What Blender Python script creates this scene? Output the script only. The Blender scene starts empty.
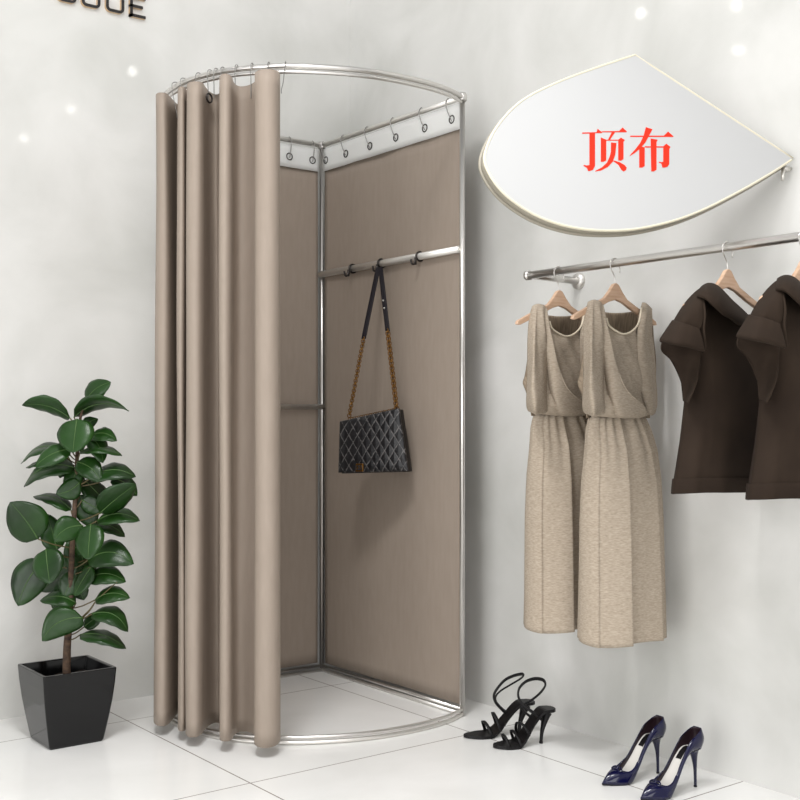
import bpy, bmesh, math, random
from mathutils import Vector, Matrix
from math import sin, cos, pi, sqrt, exp
random.seed(7)
C = bpy.context.scene.collection
F = 1138.5; H = 0.975; HY = 418.0
CX, CY = 0.7946, 0.607          # camera right = (CX,-CY), forward = (CY,CX)

def P(px, py, f):
    r = (px-400)/F*f
    return Vector((CX*r+CY*f, -CY*r+CX*f, H+(HY-py)/F*f))
def onX(px, X):
    a = (px-400)/F
    return X*(CX-CY*a)/(CY+CX*a)
def onY(px, Y):
    a = (px-400)/F
    return Y*(CY+CX*a)/(CX-CY*a)
def fwd(x, y): return CY*x+CX*y
def zat(py, x, y): return H+(HY-py)/F*fwd(x, y)

# ------------------------------------------------------------------ materials
def srgb(r, g, b):
    return tuple((c/255/12.92 if c/255 <= .04045 else ((c/255+.055)/1.055)**2.4) for c in (r, g, b))+(1,)
def mat(name, col, rough=.5, metal=0., **kw):
    m = bpy.data.materials.new(name); m.use_nodes = True
    b = m.node_tree.nodes['Principled BSDF']
    b.inputs['Base Color'].default_value = col
    b.inputs['Roughness'].default_value = rough
    b.inputs['Metallic'].default_value = metal
    for k, v in kw.items(): b.inputs[k.replace('_', ' ')].default_value = v
    return m
def nd(m, t, **kw):
    n = m.node_tree.nodes.new(t)
    for k, v in kw.items(): setattr(n, k, v)
    return n
def bsdf(m): return m.node_tree.nodes['Principled BSDF']
def noise_col(m, c1, c2, scale, stretch=(1, 1, 1), detail=4, lo=.3, hi=.7, bump=0, bdist=.002, dist=0.):
    L = m.node_tree.links
    tc = nd(m, 'ShaderNodeTexCoord'); mp = nd(m, 'ShaderNodeMapping')
    mp.inputs['Scale'].default_value = stretch
    n = nd(m, 'ShaderNodeTexNoise'); n.inputs['Scale'].default_value = scale
    n.inputs['Detail'].default_value = detail; n.inputs['Distortion'].default_value = dist
    r = nd(m, 'ShaderNodeValToRGB')
    r.color_ramp.elements[0].position = lo; r.color_ramp.elements[0].color = c1
    r.color_ramp.elements[1].position = hi; r.color_ramp.elements[1].color = c2
    L.new(tc.outputs['Object'], mp.inputs[0]); L.new(mp.outputs[0], n.inputs['Vector'])
    L.new(n.outputs['Fac'], r.inputs[0]); L.new(r.outputs[0], bsdf(m).inputs['Base Color'])
    if bump:
        b = nd(m, 'ShaderNodeBump'); b.inputs['Strength'].default_value = bump; b.inputs['Distance'].default_value = bdist
        L.new(n.outputs['Fac'], b.inputs['Height']); L.new(b.outputs[0], bsdf(m).inputs['Normal'])
    return r

M = {}
M['wall'] = mat('plaster', srgb(215, 214, 210), .45, Coat_Weight=.35, Coat_Roughness=.055)
noise_col(M['wall'], srgb(192, 192, 187), srgb(219, 218, 215), 2.6, detail=9, lo=.22, hi=.66, bump=.12, bdist=.004, dist=.4)
M['taupe'] = mat('taupe_fabric', srgb(170, 153, 141), .6, Specular_IOR_Level=.3)
noise_col(M['taupe'], srgb(148, 135, 123), srgb(153, 140, 128), 60, (1, 1, .2))
M['white'] = mat('white_cloth', srgb(246, 246, 245), .6)
_m = M['white']; _t = nd(_m, 'ShaderNodeBsdfTranslucent'); _t.inputs[0].default_value = srgb(245, 245, 243)
_x = nd(_m, 'ShaderNodeMixShader'); _x.inputs[0].default_value = .45
_m.node_tree.links.new(bsdf(_m).outputs[0], _x.inputs[1]); _m.node_tree.links.new(_t.outputs[0], _x.inputs[2])
_m.node_tree.links.new(_x.outputs[0], _m.node_tree.nodes['Material Output'].inputs[0])
M['canopy'] = mat('canopy_cloth', srgb(182, 182, 182), .8, Specular_IOR_Level=.1)
M['chrome'] = mat('chrome', srgb(212, 209, 205), .3, 1.)
M['wire'] = mat('grey_wire', srgb(150, 148, 145), .35, 1.)
M['satin'] = mat('satin_metal', srgb(222, 219, 214), .45, 1.)
M['dark_metal'] = mat('dark_metal', srgb(70, 66, 64), .35, .9)
M['black_paint'] = mat('black_plastic', srgb(22, 21, 22), .35)
M['wood'] = mat('beech_wood', srgb(196, 163, 136), .5)
noise_col(M['wood'], srgb(186, 150, 122), srgb(205, 174, 148), 14, (1, 4, 9))
M['edge_gold'] = mat('cream_piping', srgb(212, 205, 184), .45)
M['rim'] = mat('grey_rim', srgb(150, 144, 130), .5)
M['red'] = mat('red_print', srgb(214, 50, 32), .8, Specular_IOR_Level=.1)
M['ceramic'] = mat('black_gloss_pot', srgb(13, 13, 14), .12, Specular_IOR_Level=.35)
M['soil'] = mat('potting_soil', srgb(40, 30, 24), .95)
noise_col(M['soil'], srgb(22, 16, 13), srgb(56, 42, 33), 90, bump=.6, bdist=.01)
M['bark'] = mat('bark', srgb(92, 66, 50), .8)
noise_col(M['bark'], srgb(48, 34, 28), srgb(98, 76, 58), 40, (1, 1, 2.5), bump=.5, bdist=.004)
M['petiole'] = mat('petiole', srgb(88, 78, 46), .5)
M['midrib'] = mat('midrib', srgb(62, 92, 40), .5)
M['black_leather'] = mat('black_leather', srgb(14, 12, 14), .45, Specular_IOR_Level=.3)
M['strap'] = mat('strap_leather', srgb(18, 12, 18), .5, Specular_IOR_Level=.2)
M['gold'] = mat('antique_gold', srgb(120, 86, 46), .35, 1.)
M['patent'] = mat('navy_patent', srgb(9, 10, 50), .1, Specular_IOR_Level=.5)
M['patent_in'] = mat('dark_lining', srgb(34, 14, 22), .5)
M['insole'] = mat('pale_insole', srgb(212, 208, 202), .5)
M['cream'] = mat('cream_binding', srgb(222, 210, 188), .7)
M['sign'] = mat('sign_black', srgb(28, 24, 24), .4)
M['sign_side'] = mat('sign_brass', srgb(205, 176, 140), .4, .3)

# leaf: dark glossy with soft mottling and radiating veins
m = M['leaf'] = mat('rubber_leaf', srgb(28, 62, 26), .34, Specular_IOR_Level=.35)
noise_col(m, srgb(12, 32, 9), srgb(34, 70, 20), 5.5, detail=5, lo=.3, hi=.72, bump=.12, bdist=.003)
# linen
m = M['linen'] = mat('oatmeal_linen', srgb(172, 157, 136), .9)
r = noise_col(m, srgb(142, 129, 113), srgb(180, 166, 149), 95, (1, 1, 4), detail=6, lo=.25, hi=.75, bump=.5, bdist=.0015)
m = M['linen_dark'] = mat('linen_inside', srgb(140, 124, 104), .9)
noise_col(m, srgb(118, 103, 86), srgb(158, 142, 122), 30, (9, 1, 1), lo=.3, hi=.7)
# brown wool
m = M['brown'] = mat('brown_wool', srgb(44, 34, 28), .9, Specular_IOR_Level=.15)
noise_col(m, srgb(40, 31, 25), srgb(49, 39, 31), 9, detail=6, bump=.1, bdist=.001)
# quilted bag face
m = M['quilt'] = mat('quilted_black', srgb(15, 15, 17), .38)
L = m.node_tree.links
tc = nd(m, 'ShaderNodeTexCoord'); sx = nd(m, 'ShaderNodeSeparateXYZ'); L.new(tc.outputs['Object'], sx.inputs[0])
def mth(m, op, a, b=None):
    n = nd(m, 'ShaderNodeMath', operation=op)
    for i, v in enumerate((a, b)):
        if v is None: continue
        if isinstance(v, (int, float)): n.inputs[i].default_value = v
        else: m.node_tree.links.new(v, n.inputs[i])
    return n.outputs[0]
def dline(m, sign, k1, k2):
    u = mth(m, 'ADD', mth(m, 'MULTIPLY', sx.outputs[0], k1), mth(m, 'MULTIPLY', sx.outputs[2], sign*k2))
    return mth(m, 'ABSOLUTE', mth(m, 'SUBTRACT', mth(m, 'FRACT', u), .5))
d = mth(m, 'MAXIMUM', dline(m, 1, 30, 19), dline(m, -1, 30, 19))
ns = nd(m, 'ShaderNodeTexNoise'); ns.inputs['Scale'].default_value = 95; L.new(tc.outputs['Object'], ns.inputs['Vector'])
d2 = mth(m, 'ADD', d, mth(m, 'MULTIPLY', mth(m, 'SUBTRACT', ns.outputs['Fac'], .5), .26))
r = nd(m, 'ShaderNodeValToRGB'); r.color_ramp.elements[0].position = .43; r.color_ramp.elements[0].color = srgb(15, 14, 17)
r.color_ramp.elements[1].position = .5; r.color_ramp.elements[1].color = srgb(92, 89, 88)
L.new(d2, r.inputs[0]); L.new(r.outputs[0], bsdf(m).inputs['Base Color'])
bp = nd(m, 'ShaderNodeBump', invert=True); bp.inputs['Strength'].default_value = .9; bp.inputs['Distance'].default_value = .004
L.new(d2, bp.inputs['Height']); L.new(bp.outputs[0], bsdf(m).inputs['Normal'])
# floor tiles
m = M['floor'] = mat('floor_tiles', srgb(232, 229, 225), .22)
L = m.node_tree.links
rr = noise_col(m, srgb(229, 228, 225), srgb(241, 240, 238), 2.4, detail=7, lo=.3, hi=.7, dist=.6)
tc = nd(m, 'ShaderNodeTexCoord'); sx = nd(m, 'ShaderNodeSeparateXYZ'); L.new(tc.outputs['Object'], sx.inputs[0])
def seam(o, off):
    u = mth(m, 'FRACT', mth(m, 'DIVIDE', mth(m, 'SUBTRACT', o, off-.79*20), .79))
    return mth(m, 'LESS_THAN', mth(m, 'MINIMUM', u, mth(m, 'SUBTRACT', 1., u)), .0026)
s = mth(m, 'MAXIMUM', seam(sx.outputs[0], 1.528), seam(sx.outputs[1], 2.659))
mx = nd(m, 'ShaderNodeMix', data_type='RGBA'); L.new(s, mx.inputs[0]); L.new(rr.outputs[0], mx.inputs[6])
mx.inputs[7].default_value = srgb(140, 132, 126); L.new(mx.outputs[2], bsdf(m).inputs['Base Color'])

# ------------------------------------------------------------------ helpers
def link(o, parent=None):
    C.objects.link(o)
    if parent is not None: o.parent = parent
    return o
def thing(name, label, cat, loc=(0, 0, 0), rotz=0, group=None):
    o = bpy.data.objects.new(name, None); o.empty_display_size = .05
    link(o); o.location = loc; o.rotation_euler = (0, 0, rotz)
    o['label'] = label; o['category'] = cat
    if group: o['group'] = group
    return o
def tag(o, label, cat, group=None):
    o['label'] = label; o['category'] = cat
    if group: o['group'] = group
    return o
def make(name, vf, material, parent=None, smooth=True, world=False, bevel=0, solid=0, sub=0, offset=0, seg=2):
    """vf = (verts, faces); world=True: verts are world coords of an unrotated parent"""
    vs, fs = vf
    if world and parent is not None:
        off = Vector(parent.location); vs = [Vector(v)-off for v in vs]
    me = bpy.data.meshes.new(name); me.from_pydata([tuple(v) for v in vs], [], fs)
    bm = bmesh.new(); bm.from_mesh(me); bmesh.ops.recalc_face_normals(bm, faces=bm.faces); bm.to_mesh(me); bm.free()
    me.materials.append(material)
    for p in me.polygons: p.use_smooth = smooth
    o = link(bpy.data.objects.new(name, me), parent)
    if solid:
        md = o.modifiers.new('s', 'SOLIDIFY'); md.thickness = solid; md.offset = offset
    if bevel:
        md = o.modifiers.new('b', 'BEVEL'); md.width = bevel; md.segments = seg; md.limit_method = 'ANGLE'
    if sub:
        md = o.modifiers.new('u', 'SUBSURF'); md.levels = sub; md.render_levels = sub
    return o
def merge(*vfs):
    V, Fc = [], []
    for vs, fs in vfs:
        n = len(V); V += [Vector(v) for v in vs]; Fc += [tuple(i+n for i in f) for f in fs]
    return V, Fc
def box(x0, x1, y0, y1, z0, z1):
    v = [(x, y, z) for z in (z0, z1) for x, y in ((x0, y0), (x1, y0), (x1, y1), (x0, y1))]
    return v, [(0, 3, 2, 1), (4, 5, 6, 7), (0, 1, 5, 4), (1, 2, 6, 5), (2, 3, 7, 6), (3, 0, 4, 7)]
def cr(pts, n, closed=False):
    """Catmull-Rom through pts, n samples per span"""
    pts = [Vector(p) for p in pts]; out = []; N = len(pts)
    spans = N if closed else N-1
    for i in range(spans):
        if closed: p0, p1, p2, p3 = (pts[(i+k-1) % N] for k in range(4))
        else: p0, p1, p2, p3 = pts[max(i-1, 0)], pts[i], pts[i+1], pts[min(i+2, N-1)]
        for j in range(n):
            t = j/n
            out.append(.5*((2*p1)+(p2-p0)*t+(2*p0-5*p1+4*p2-p3)*t*t+(3*p1-p0-3*p2+p3)*t**3))
    if not closed: out.append(pts[-1].copy())
    return out
def tube(pts, r, n=10, closed=False, cap=True, flat=1.):
    pts = [Vector(p) for p in pts]; N = len(pts)
    rs = r if isinstance(r, (list, tuple)) else [r]*N
    T = []
    for i in range(N):
        if closed: t = pts[(i+1) % N]-pts[i-1]
        else: t = pts[min(i+1, N-1)]-pts[max(i-1, 0)]
        T.append(t.normalized())
    up = Vector((0, 0, 1)) if abs(T[0].z) < .9 else Vector((1, 0, 0))
    nrm = (up-T[0]*up.dot(T[0])).normalized()
    V = []
    for i in range(N):
        nrm = (nrm-T[i]*nrm.dot(T[i])).normalized(); b = T[i].cross(nrm)
        for k in range(n):
            a = 2*pi*k/n
            V.append(pts[i]+nrm*cos(a)*rs[i]+b*sin(a)*rs[i]*flat)
    Fc = []
    for i in range(N if closed else N-1):
        j = (i+1) % N
        for k in range(n): Fc.append((i*n+k, i*n+(k+1) % n, j*n+(k+1) % n, j*n+k))
    if cap and not closed:
        Fc.append(tuple(range(n))[::-1]); Fc.append(tuple(range((N-1)*n, N*n)))
    return V, Fc
def torus(c, axis, R, r, n=16, m=8, sx=1.):
    c = Vector(c); axis = Vector(axis).normalized()
    u = axis.orthogonal().normalized(); v = axis.cross(u)
    return tube([c+u*cos(2*pi*i/n)*R*sx+v*sin(2*pi*i/n)*R for i in range(n)], r, m, closed=True)
def grid(rows, closed_u=False):
    """rows: equal-length point lists"""
    V = [p for r in rows for p in r]; n = len(rows[0]); Fc = []
    for i in range(len(rows)-1):
        for k in range(n if closed_u else n-1):
            a = i*n+k; b = i*n+(k+1) % n
            Fc.append((a, b, b+n, a+n))
    return V, Fc
def lathe(prof, c=(0, 0, 0), n=24, axis='z'):
    rows = []
    for r, z in prof:
        row = []
        for k in range(n):
            a = 2*pi*k/n
            if axis == 'z': p = (r*cos(a), r*sin(a), z)
            elif axis == 'x': p = (z, r*cos(a), r*sin(a))
            row.append(Vector(p)+Vector(c))
        rows.append(row)
    V, Fc = grid(rows, True)
    Fc += [tuple(range(n)), tuple(range(len(V)-n, len(V)))]
    return V, Fc
def interp(tab, x):
    if x <= tab[0][0]: return tab[0][1:]
    for a, b in zip(tab, tab[1:]):
        if x <= b[0]:
            t = (x-a[0])/(b[0]-a[0]); t = t
            return tuple(p+(q-p)*t for p, q in zip(a[1:], b[1:]))
    return tab[-1][1:]
def prism(poly, tf0, tf1):
    """poly 2D list -> closed prism between mapping tf0(p) and tf1(p)"""
    n = len(poly); V = [tf0(p) for p in poly]+[tf1(p) for p in poly]
    Fc = [tuple(range(n))[::-1], tuple(range(n, 2*n))]+[(i, (i+1) % n, n+(i+1) % n, n+i) for i in range(n)]
    return V, Fc
def dup(root, loc, rotz=None, label=None):
    r = root.copy(); C.objects.link(r); r.location = loc
    if rotz is not None: r.rotation_euler = (0, 0, rotz)
    if label: r['label'] = label
    def kids(src, dst):
        for ch in list(src.children):
            c = ch.copy(); C.objects.link(c); c.parent = dst; kids(ch, c)
    kids(root, r)
    return r
def structure(o): o['kind'] = 'structure'; return o

# ------------------------------------------------------------------ room shell
WX, WY = 2.585, 3.71
structure(make('floor', box(-4.5, WX+.1, -4.5, WY+.1, -.05, 0), M['floor'], smooth=False))
structure(make('wall_left', box(-4.5, WX+.1, WY, WY+.1, 0, 3.2), M['wall'], smooth=False))
structure(make('wall_right', box(WX, WX+.1, -4.5, WY, 0, 3.2), M['wall'], smooth=False))

# ------------------------------------------------------------------ wall sign, left wall
def sign_letters():
    letters = {}
    W, Hh, st = .065, .074, .0092
    def stroke(pts, closed=False):
        return [Vector(p) for p in pts], closed
    def rr(x0, x1, z0, z1, r=.012, open_top=False):
        pts = []
        def arc(cx, cz, a0):
            for k in range(5):
                a = a0+pi/2*k/4; pts.append((cx+r*cos(a), cz+r*sin(a)))
        if open_top:
            pts.append((x0, z1)); arc(x0+r, z0+r, pi); arc(x1-r, z0+r, 1.5*pi); pts.append((x1, z1)); return pts, False
        arc(x0+r, z0+r, pi); arc(x1-r, z0+r, 1.5*pi); arc(x1-r, z1-r, 0); arc(x0+r, z1-r, pi/2)
        return pts, True
    def ribbon(pts, closed, depth0, depth1, hw):
        n = len(pts); L_, R_ = [], []
        for i in range(n):
            if closed: a, b = Vector(pts[i-1]), Vector(pts[(i+1) % n])
            else: a, b = Vector(pts[max(i-1, 0)]), Vector(pts[min(i+1, n-1)])
            t = (b-a).normalized(); nn = Vector((-t.y, t.x)); p = Vector(pts[i])
            L_.append(p+nn*hw); R_.append(p-nn*hw)
        ring = lambda q, d: [Vector((v.x, d, v.y)) for v in q]
        A, B, Cc, D = ring(L_, depth0), ring(R_, depth0), ring(R_, depth1), ring(L_, depth1)
        V = A+B+Cc+D; Fc = []
        for i in range(n if closed else n-1):
            j = (i+1) % n
            for q in range(4):
                s, t2 = q*n, ((q+1) % 4)*n
                Fc.append((s+i, s+j, t2+j, t2+i))
        if not closed:
            Fc += [(0, n, 2*n, 3*n), (n-1, 4*n-1, 3*n-1, 2*n-1)]
        return V, Fc
    def bars(rects, d0, d1):
        return merge(*[box(a, b, d0, d1, c, d) for a, b, c, d in rects])
    h = st/2
    kinds = {
      'letter_E': ('bars', [(0, st, 0, Hh), (0, W*.88, 0, st), (0, W*.72, Hh*.5-h, Hh*.5+h), (0, W*.88, Hh-st, Hh)]),
      'letter_U': ('path', rr(h, W-h, h, Hh-h, open_top=True)),
      'letter_Q': ('path', rr(h, W-h, h, Hh-h)),
      'letter_I': ('bars', [(W*.5-h, W*.5+h, 0, Hh)]),
    }
    for nm, cap, px, ybot in (('letter_E', 'black raised letter E on the upper left wall', 128.5, 16.2),
                              ('letter_U', 'black raised letter U next to the letter E on the wall', 104.5, 10.8),
                              ('letter_O', 'black raised rounded square letter left of the letter U on the wall', 80.3, 5.6),
                              ('letter_bottom', 'black raised letter at the top edge, farthest left of the wall sign', 56, .4)):
        X = onY(px, WY); z = zat(ybot, X, WY)-.002
        k = {'letter_O': 'letter_Q', 'letter_bottom': 'letter_U'}.get(nm, nm)
        kind, data = kinds[k]
        t = thing('sign_letter', cap, 'sign letter', (X, WY, z), 0, 'raised letters of the wall sign')
        if kind == 'bars':
            f = bars(data, -.016, -.012); s = bars(data, -.012, 0)
        else:
            f = ribbon(data[0], data[1], -.016, -.012, h); s = ribbon(data[0], data[1], -.012, 0, h)
        make('letter_face', f, M['sign'], t, smooth=False); make('letter_edge', s, M['sign_side'], t, smooth=False)
sign_letters()

# ------------------------------------------------------------------ fitting booth frame
RX, BY = 2.423, 3.667                     # right panel plane, back (left wall) panel plane
ring2d = [(RX, 2.836), (2.33, 2.797), (2.20, 2.778), (2.05, 2.787), (1.92, 2.828), (1.79, 2.905), (1.69, 3.02), (1.635, 3.16), (1.625, 3.32), (1.66, 3.48), (1.715, 3.59), (1.79, BY)]
rp = cr([(x, y, 0) for x, y in ring2d], 6)
bt = thing('fitting_booth', 'chrome tube frame of the D-shaped fitting booth in the room corner', 'fitting booth', (2.1, 3.3, 0))
def wt(name, pts, r, m=M['chrome'], **kw): return make(name, tube(pts, r, kw.pop('n', 12)), m, bt, world=True)
def lift(pts, z): return [Vector((p[0], p[1], z)) for p in pts]
wt('curved_top_rail', lift(rp, 2.024), .0085); wt('curved_top_rail', lift(rp, 2.007), .0055)
wt('curved_base_rail', lift(rp, .0066), .0065, M['satin']); wt('curved_base_rail', lift(rp, .0225), .0055)
for a, b in (((RX, 2.836), (RX, BY)), ((1.79, BY), (RX, BY))):
    wt('top_rail', lift([a, b], 2.024), .009, M['satin']); wt('base_rail', lift([a, b], .0066), .0065, M['satin']); wt('base_rail', lift([a, b], .0225), .0055)
for q in ((RX, 2.836), (RX, BY), (1.79, BY)):
    wt('post', [Vector((q[0], q[1], 0)), Vector((q[0], q[1], 2.022))], .0088, n=16)
    make('post_cap', lathe([(.0, 2.012), (.015, 2.012), (.016, 2.016), (.016, 2.032), (.013, 2.037), (0.001, 2.037)], (q[0], q[1], 0), 16), M['chrome'], bt, world=True)
hr = wt('hanging_rail', [Vector((RX-.008, 2.84, 1.527)), Vector((RX-.008, BY, 1.527))], .0125, M['satin'], n=16)
for px in (350, 378.5, 417):
    Y = onX(px, RX-.02)
    k = merge(torus((0, 0, 0), (0, 1, 0), .0155, .0035, 16, 8), box(-.022, -.016, -.003, .003, -.030, -.005),
              tube(cr([(-.018, 0, -.012), (-.024, 0, -.026), (-.031, 0, -.029), (-.036, 0, -.024), (-.037, 0, -.012)], 4), .0038, 8))
    vv = [Vector(v)+Vector((RX-.008, Y, 1.527))-Vector(bt.location) for v in k[0]]
    hk = make('rail_hook', (vv, k[1]), M['dark_metal'], hr); hk['label'] = 'dark metal hook'
wt('cross_bar', [Vector((1.79, BY-.012, 1.018)), Vector((RX, BY-.012, 1.018))], .0095, M['satin'])

# fabric panels with white header bands
def panel(label, org, along, grom, lo=.034, L=.83, q=1.):
    """org = corner (x,y); along = unit 2D direction from corner; grom = distances"""
    ax = Vector((along[0], along[1], 0)); nn = Vector((-.0, 0, 0))
    nrm = Vector((-1, 0, 0)) if abs(along[1]) > .5 else Vector((0, -1, 0))
    t = thing('fabric_panel', label, 'fabric panel', (org[0], org[1], lo), 0, 'taupe fabric panels inside the booth')
    o3 = Vector((org[0], org[1], 0))
    rows = []
    for i in range(41):
        z = lo+(1.927-lo)*i/40; row = []
        for k in range(41):
            s = .016+(L-.032)*k/40
            wv = .0025*sin(s*9+z*1.1)+.0018*sin(s*23+1.3*z)*(.3+.7*i/40)
            row.append(o3+ax*s+nrm*wv+Vector((0, 0, z)))
        rows.append(row)
    make('panel_sheet', grid(rows), M['taupe'], t, world=True, solid=.002)
    rows = []
    for i in range(5):
        z = 1.921+(2.006-1.921)*i/4
        rows.append([o3+ax*(.016+(L-.032)*k/40)+nrm*(.0095+.001*sin(k*.7))+Vector((0, 0, z)) for k in range(41)])
    hb = make('header_band', grid(rows), M['white'], t, world=True, solid=.002); hb['label'] = 'white header strip'
    for s in grom:
        c = o3+ax*s+nrm*.0115+Vector((0, 0, 1.961))
        make('grommet', torus(c, nrm, .0125, .0022, 18, 6), M['dark_metal'], t, world=True)
        top = o3+ax*(s+.022)+Vector((0, 0, 2.035))+nrm*(.006)
        path = cr([o3+ax*(s-.024*q)-nrm*.004+Vector((0, 0, 2.02)), o3+ax*(s-.023*q)+nrm*.007+Vector((0, 0, 2.036)), o3+ax*(s-.020*q)+nrm*.021+Vector((0, 0, 2.018)),
                   o3+ax*(s-.012*q)+nrm*.020+Vector((0, 0, 1.99)), o3+ax*(s-.004*q)+nrm*.016+Vector((0, 0, 1.968)), o3+ax*s+nrm*.0125+Vector((0, 0, 1.955))], 5)
        make('hanging_wire', tube(path, .0017, 6), M['wire'], t, world=True)
gy = [BY-onX(px, RX) for px in (327, 347, 371, 397, 426, 453)]
panel('taupe fabric panel on the right side of the booth, behind the handbag', (RX+.006, BY), (0, -1), gy, L=.85)
gx = [RX-onY(px, BY) for px in (312, 289, 264, 240, 214)]
panel('taupe fabric panel at the back left of the booth, crossed by a bar', (RX, BY+.008), (-1, 0), gx, L=.62, q=.1)

# curtain: plan path in (view column, distance) turned into ground coordinates
cp = [(174, 3.74), (163, 3.66), (156.5, 3.575), (155.2, 3.53), (157.5, 3.495), (163, 3.485), (167.5, 3.50), (171.5, 3.545), (175.5, 3.60), (178.6, 3.63),
      (180, 3.57), (178.4, 3.50), (178, 3.45), (180.2, 3.425), (183.6, 3.428), (186, 3.46), (187.6, 3.485), (188, 3.46), (186.3, 3.425), (187.5, 3.385),
      (192, 3.368), (198, 3.37), (202.3, 3.392), (205, 3.43), (209, 3.48), (214, 3.51), (219, 3.51), (222, 3.46), (220.8, 3.39), (219.6, 3.34),
      (221, 3.315), (225, 3.305), (229.5, 3.315), (232, 3.34), (233.5, 3.38), (238, 3.415), (245, 3.42), (252, 3.40), (256.5, 3.36), (255, 3.315),
      (255.5, 3.285), (260, 3.262), (267, 3.255), (274, 3.265), (278.5, 3.29), (280, 3.33), (277, 3.365)]
path = cr([P(a, HY, f) for a, f in cp], 6)
cu = thing('booth_curtain', 'taupe floor-length curtain gathered on the left of the booth rail', 'curtain', (1.62, 3.05, .025))
rows = []
NR = 46
cen = Vector((2.1, 3.3, 0))
for i in range(NR+1):
    v = i/NR; z = .034+(1.973-.034)*v; row = []
    for k, p in enumerate(path):
        s = k/len(path)
        out = (Vector((p.x, p.y, 0))-cen).normalized()
        wob = .003*sin(z*2.3+s*17)+.002*sin(z*5.1+s*31)
        q = Vector((p.x, p.y, 0))+out*wob
        row.append(Vector((q.x, q.y, z+.002*sin(s*40))))
    rows.append(row)
make('curtain_sheet', grid(rows), M['taupe'], cu, world=True, solid=.0018)
def ringpt(px):
    best = min(rp, key=lambda p: abs(400+F*(CX*p.x-CY*p.y)/(CY*p.x+CX*p.y)-px)+(0 if p.y < 3.35 else 3)); return best
for px, tx, tz in ((209, 208.5, 1.94), (216, 214, 1.945), (239, 235.5, 1.93), (248.5, 251, 1.93), (285, 281.5, 1.94), (271, 271, 1.955), (184, 184.5, 1.91), (176, 177, 1.92), (198, 198, 1.95), (226, 226, 1.955)):
    p = ringpt(px); o = (Vector((p.x, p.y, 0))-cen).normalized()
    f = fwd(p.x, p.y)
    tgt = P(tx, HY, f-.01); tgt = Vector((tgt.x, tgt.y, tz))
    pts = cr([Vector((p.x, p.y, 2.03))-o*.012, Vector((p.x, p.y, 2.0375)), Vector((p.x, p.y, 2.025))+o*.014, (Vector((p.x, p.y, 1.99))+o*.012+tgt)/2+Vector((0, 0, .01)), tgt+Vector((0, 0, .012)), tgt], 5)
    make('curtain_hook', tube(pts, .0015, 6), M['wire'], cu, world=True)
g = P(209.3, HY, 3.452); c = Vector((g.x, g.y, 1.945))
make('grommet', torus(c, Vector((CX, -CY, 0))*.9-Vector((CY, CX, 0))*.43, .0135, .003, 20, 8), M['dark_metal'], cu, world=True)

# ------------------------------------------------------------------ handbag
bc = Vector((2.318, 0, 0)); bc.y = onX(375.5, 2.318)
bag = thing('handbag', 'black quilted handbag on a gold chain strap hanging inside the booth', 'handbag', (bc.x, bc.y, zat(473, bc.x, bc.y)), -math.radians(58))
bw = 3.97/F                                # metres per pixel there
ang = math.radians(58); kx = 1/ (cos(ang)*CX+sin(ang)*CY)   # local x axis = (cos,-sin)
def bl(px, py, y=0.): return Vector(((px-375.5)*bw*kx, y, (473-py)*bw))
def bagshell(inset, y0, y1, bulge, top=0., nx=40, nz=34, bot=0.):
    rows = []
    for i in range(nz+1):
        v = i/nz
        l = bl(341.5+1.5*v+inset, 474-52*v+bot*(1-v)+top*v); r = bl(411-9*v-inset, 471-62*v+bot*(1-v)+top*v)
        row = []
        for k in range(nx+1):
            u = k/nx; e = (1-(2*u-1)**4)*(1-(2*v-1)**4)
            p = l.lerp(r, u); p.y = y0-bulge*e**.5; row.append(p)
        for k in range(nx, -1, -1):
            u = k/nx; e = (1-(2*u-1)**4)*(1-(2*v-1)**4)
            p = l.lerp(r, u); p.y = y1+bulge*e**.5; row.append(p)
        rows.append(row)
    V, Fc = grid(rows, True); n = 2*(nx+1)
    for base in (0, nz*n):
        for k in range(nx): Fc.append((base+k, base+k+1, base+n-2-k, base+n-1-k))
    return V, Fc
make('bag_body', bagshell(1.2, -.016, .022, .012, 1.), M['black_leather'], bag, bevel=.003)
make('bag_flap', bagshell(0, -.032, -.022, .009, 0, bot=-1.), M['quilt'], bag, bevel=.002)
cl = make('clasp', merge(box(-.014, .014, -.051, -.043, .006, .034)), M['gold'], bag, smooth=False, bevel=.002)
cl.location = (bl(365, 470).x, 0, bl(365, 473).z); cl['label'] = 'gold square turn clasp'
cm = make('clasp_ring', merge(torus((-.004, -.053, .02), (0, 1, 0), .007, .0016, 14, 6), torus((.004, -.053, .02), (0, 1, 0), .007, .0016, 14, 6)), M['dark_metal'], cl)
def strap(a, b, w):
    n = 8; rows = []
    for i in range(n+1):
        p = a.lerp(b, i/n); rows.append([p+Vector((x, 0, 0)) for x in (-w, -w*.3, w*.3, w)])
    return grid(rows)
apx = bl(378.5, 266, .0); apx.y = -.0
rad = Matrix.Rotation(-ang, 3, 'Z').inverted()
hkw = Vector((RX-.037, onX(379.5, RX-.037), 1.504))
apx = rad @ (hkw-Vector(bag.location))
st = make('leather_strap', strap(apx+Vector((-.004, -.002, .004)), bl(364, 340, -.004), .0085), M['strap'], bag, solid=.004, bevel=.001)
st = make('leather_strap', strap(apx+Vector((.004, -.002, .004)), bl(388, 333, -.004), .0085), M['strap'], bag, solid=.004, bevel=.001)
for a, b in (((386.5, 301), 0), ((387.2, 309), 0)):
    q = apx.lerp(bl(388, 333, -.004), (a[1]-266)/67)
    s_ = make('strap_stud', lathe([(.0001, -.002), (.003, -.001), (.003, .002), (.0001, .003)], (0, 0, 0), 10), M['satin'], st); s_.rotation_euler = (pi/2, 0, 0); s_.location = q+Vector((0, -.004, 0))
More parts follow.
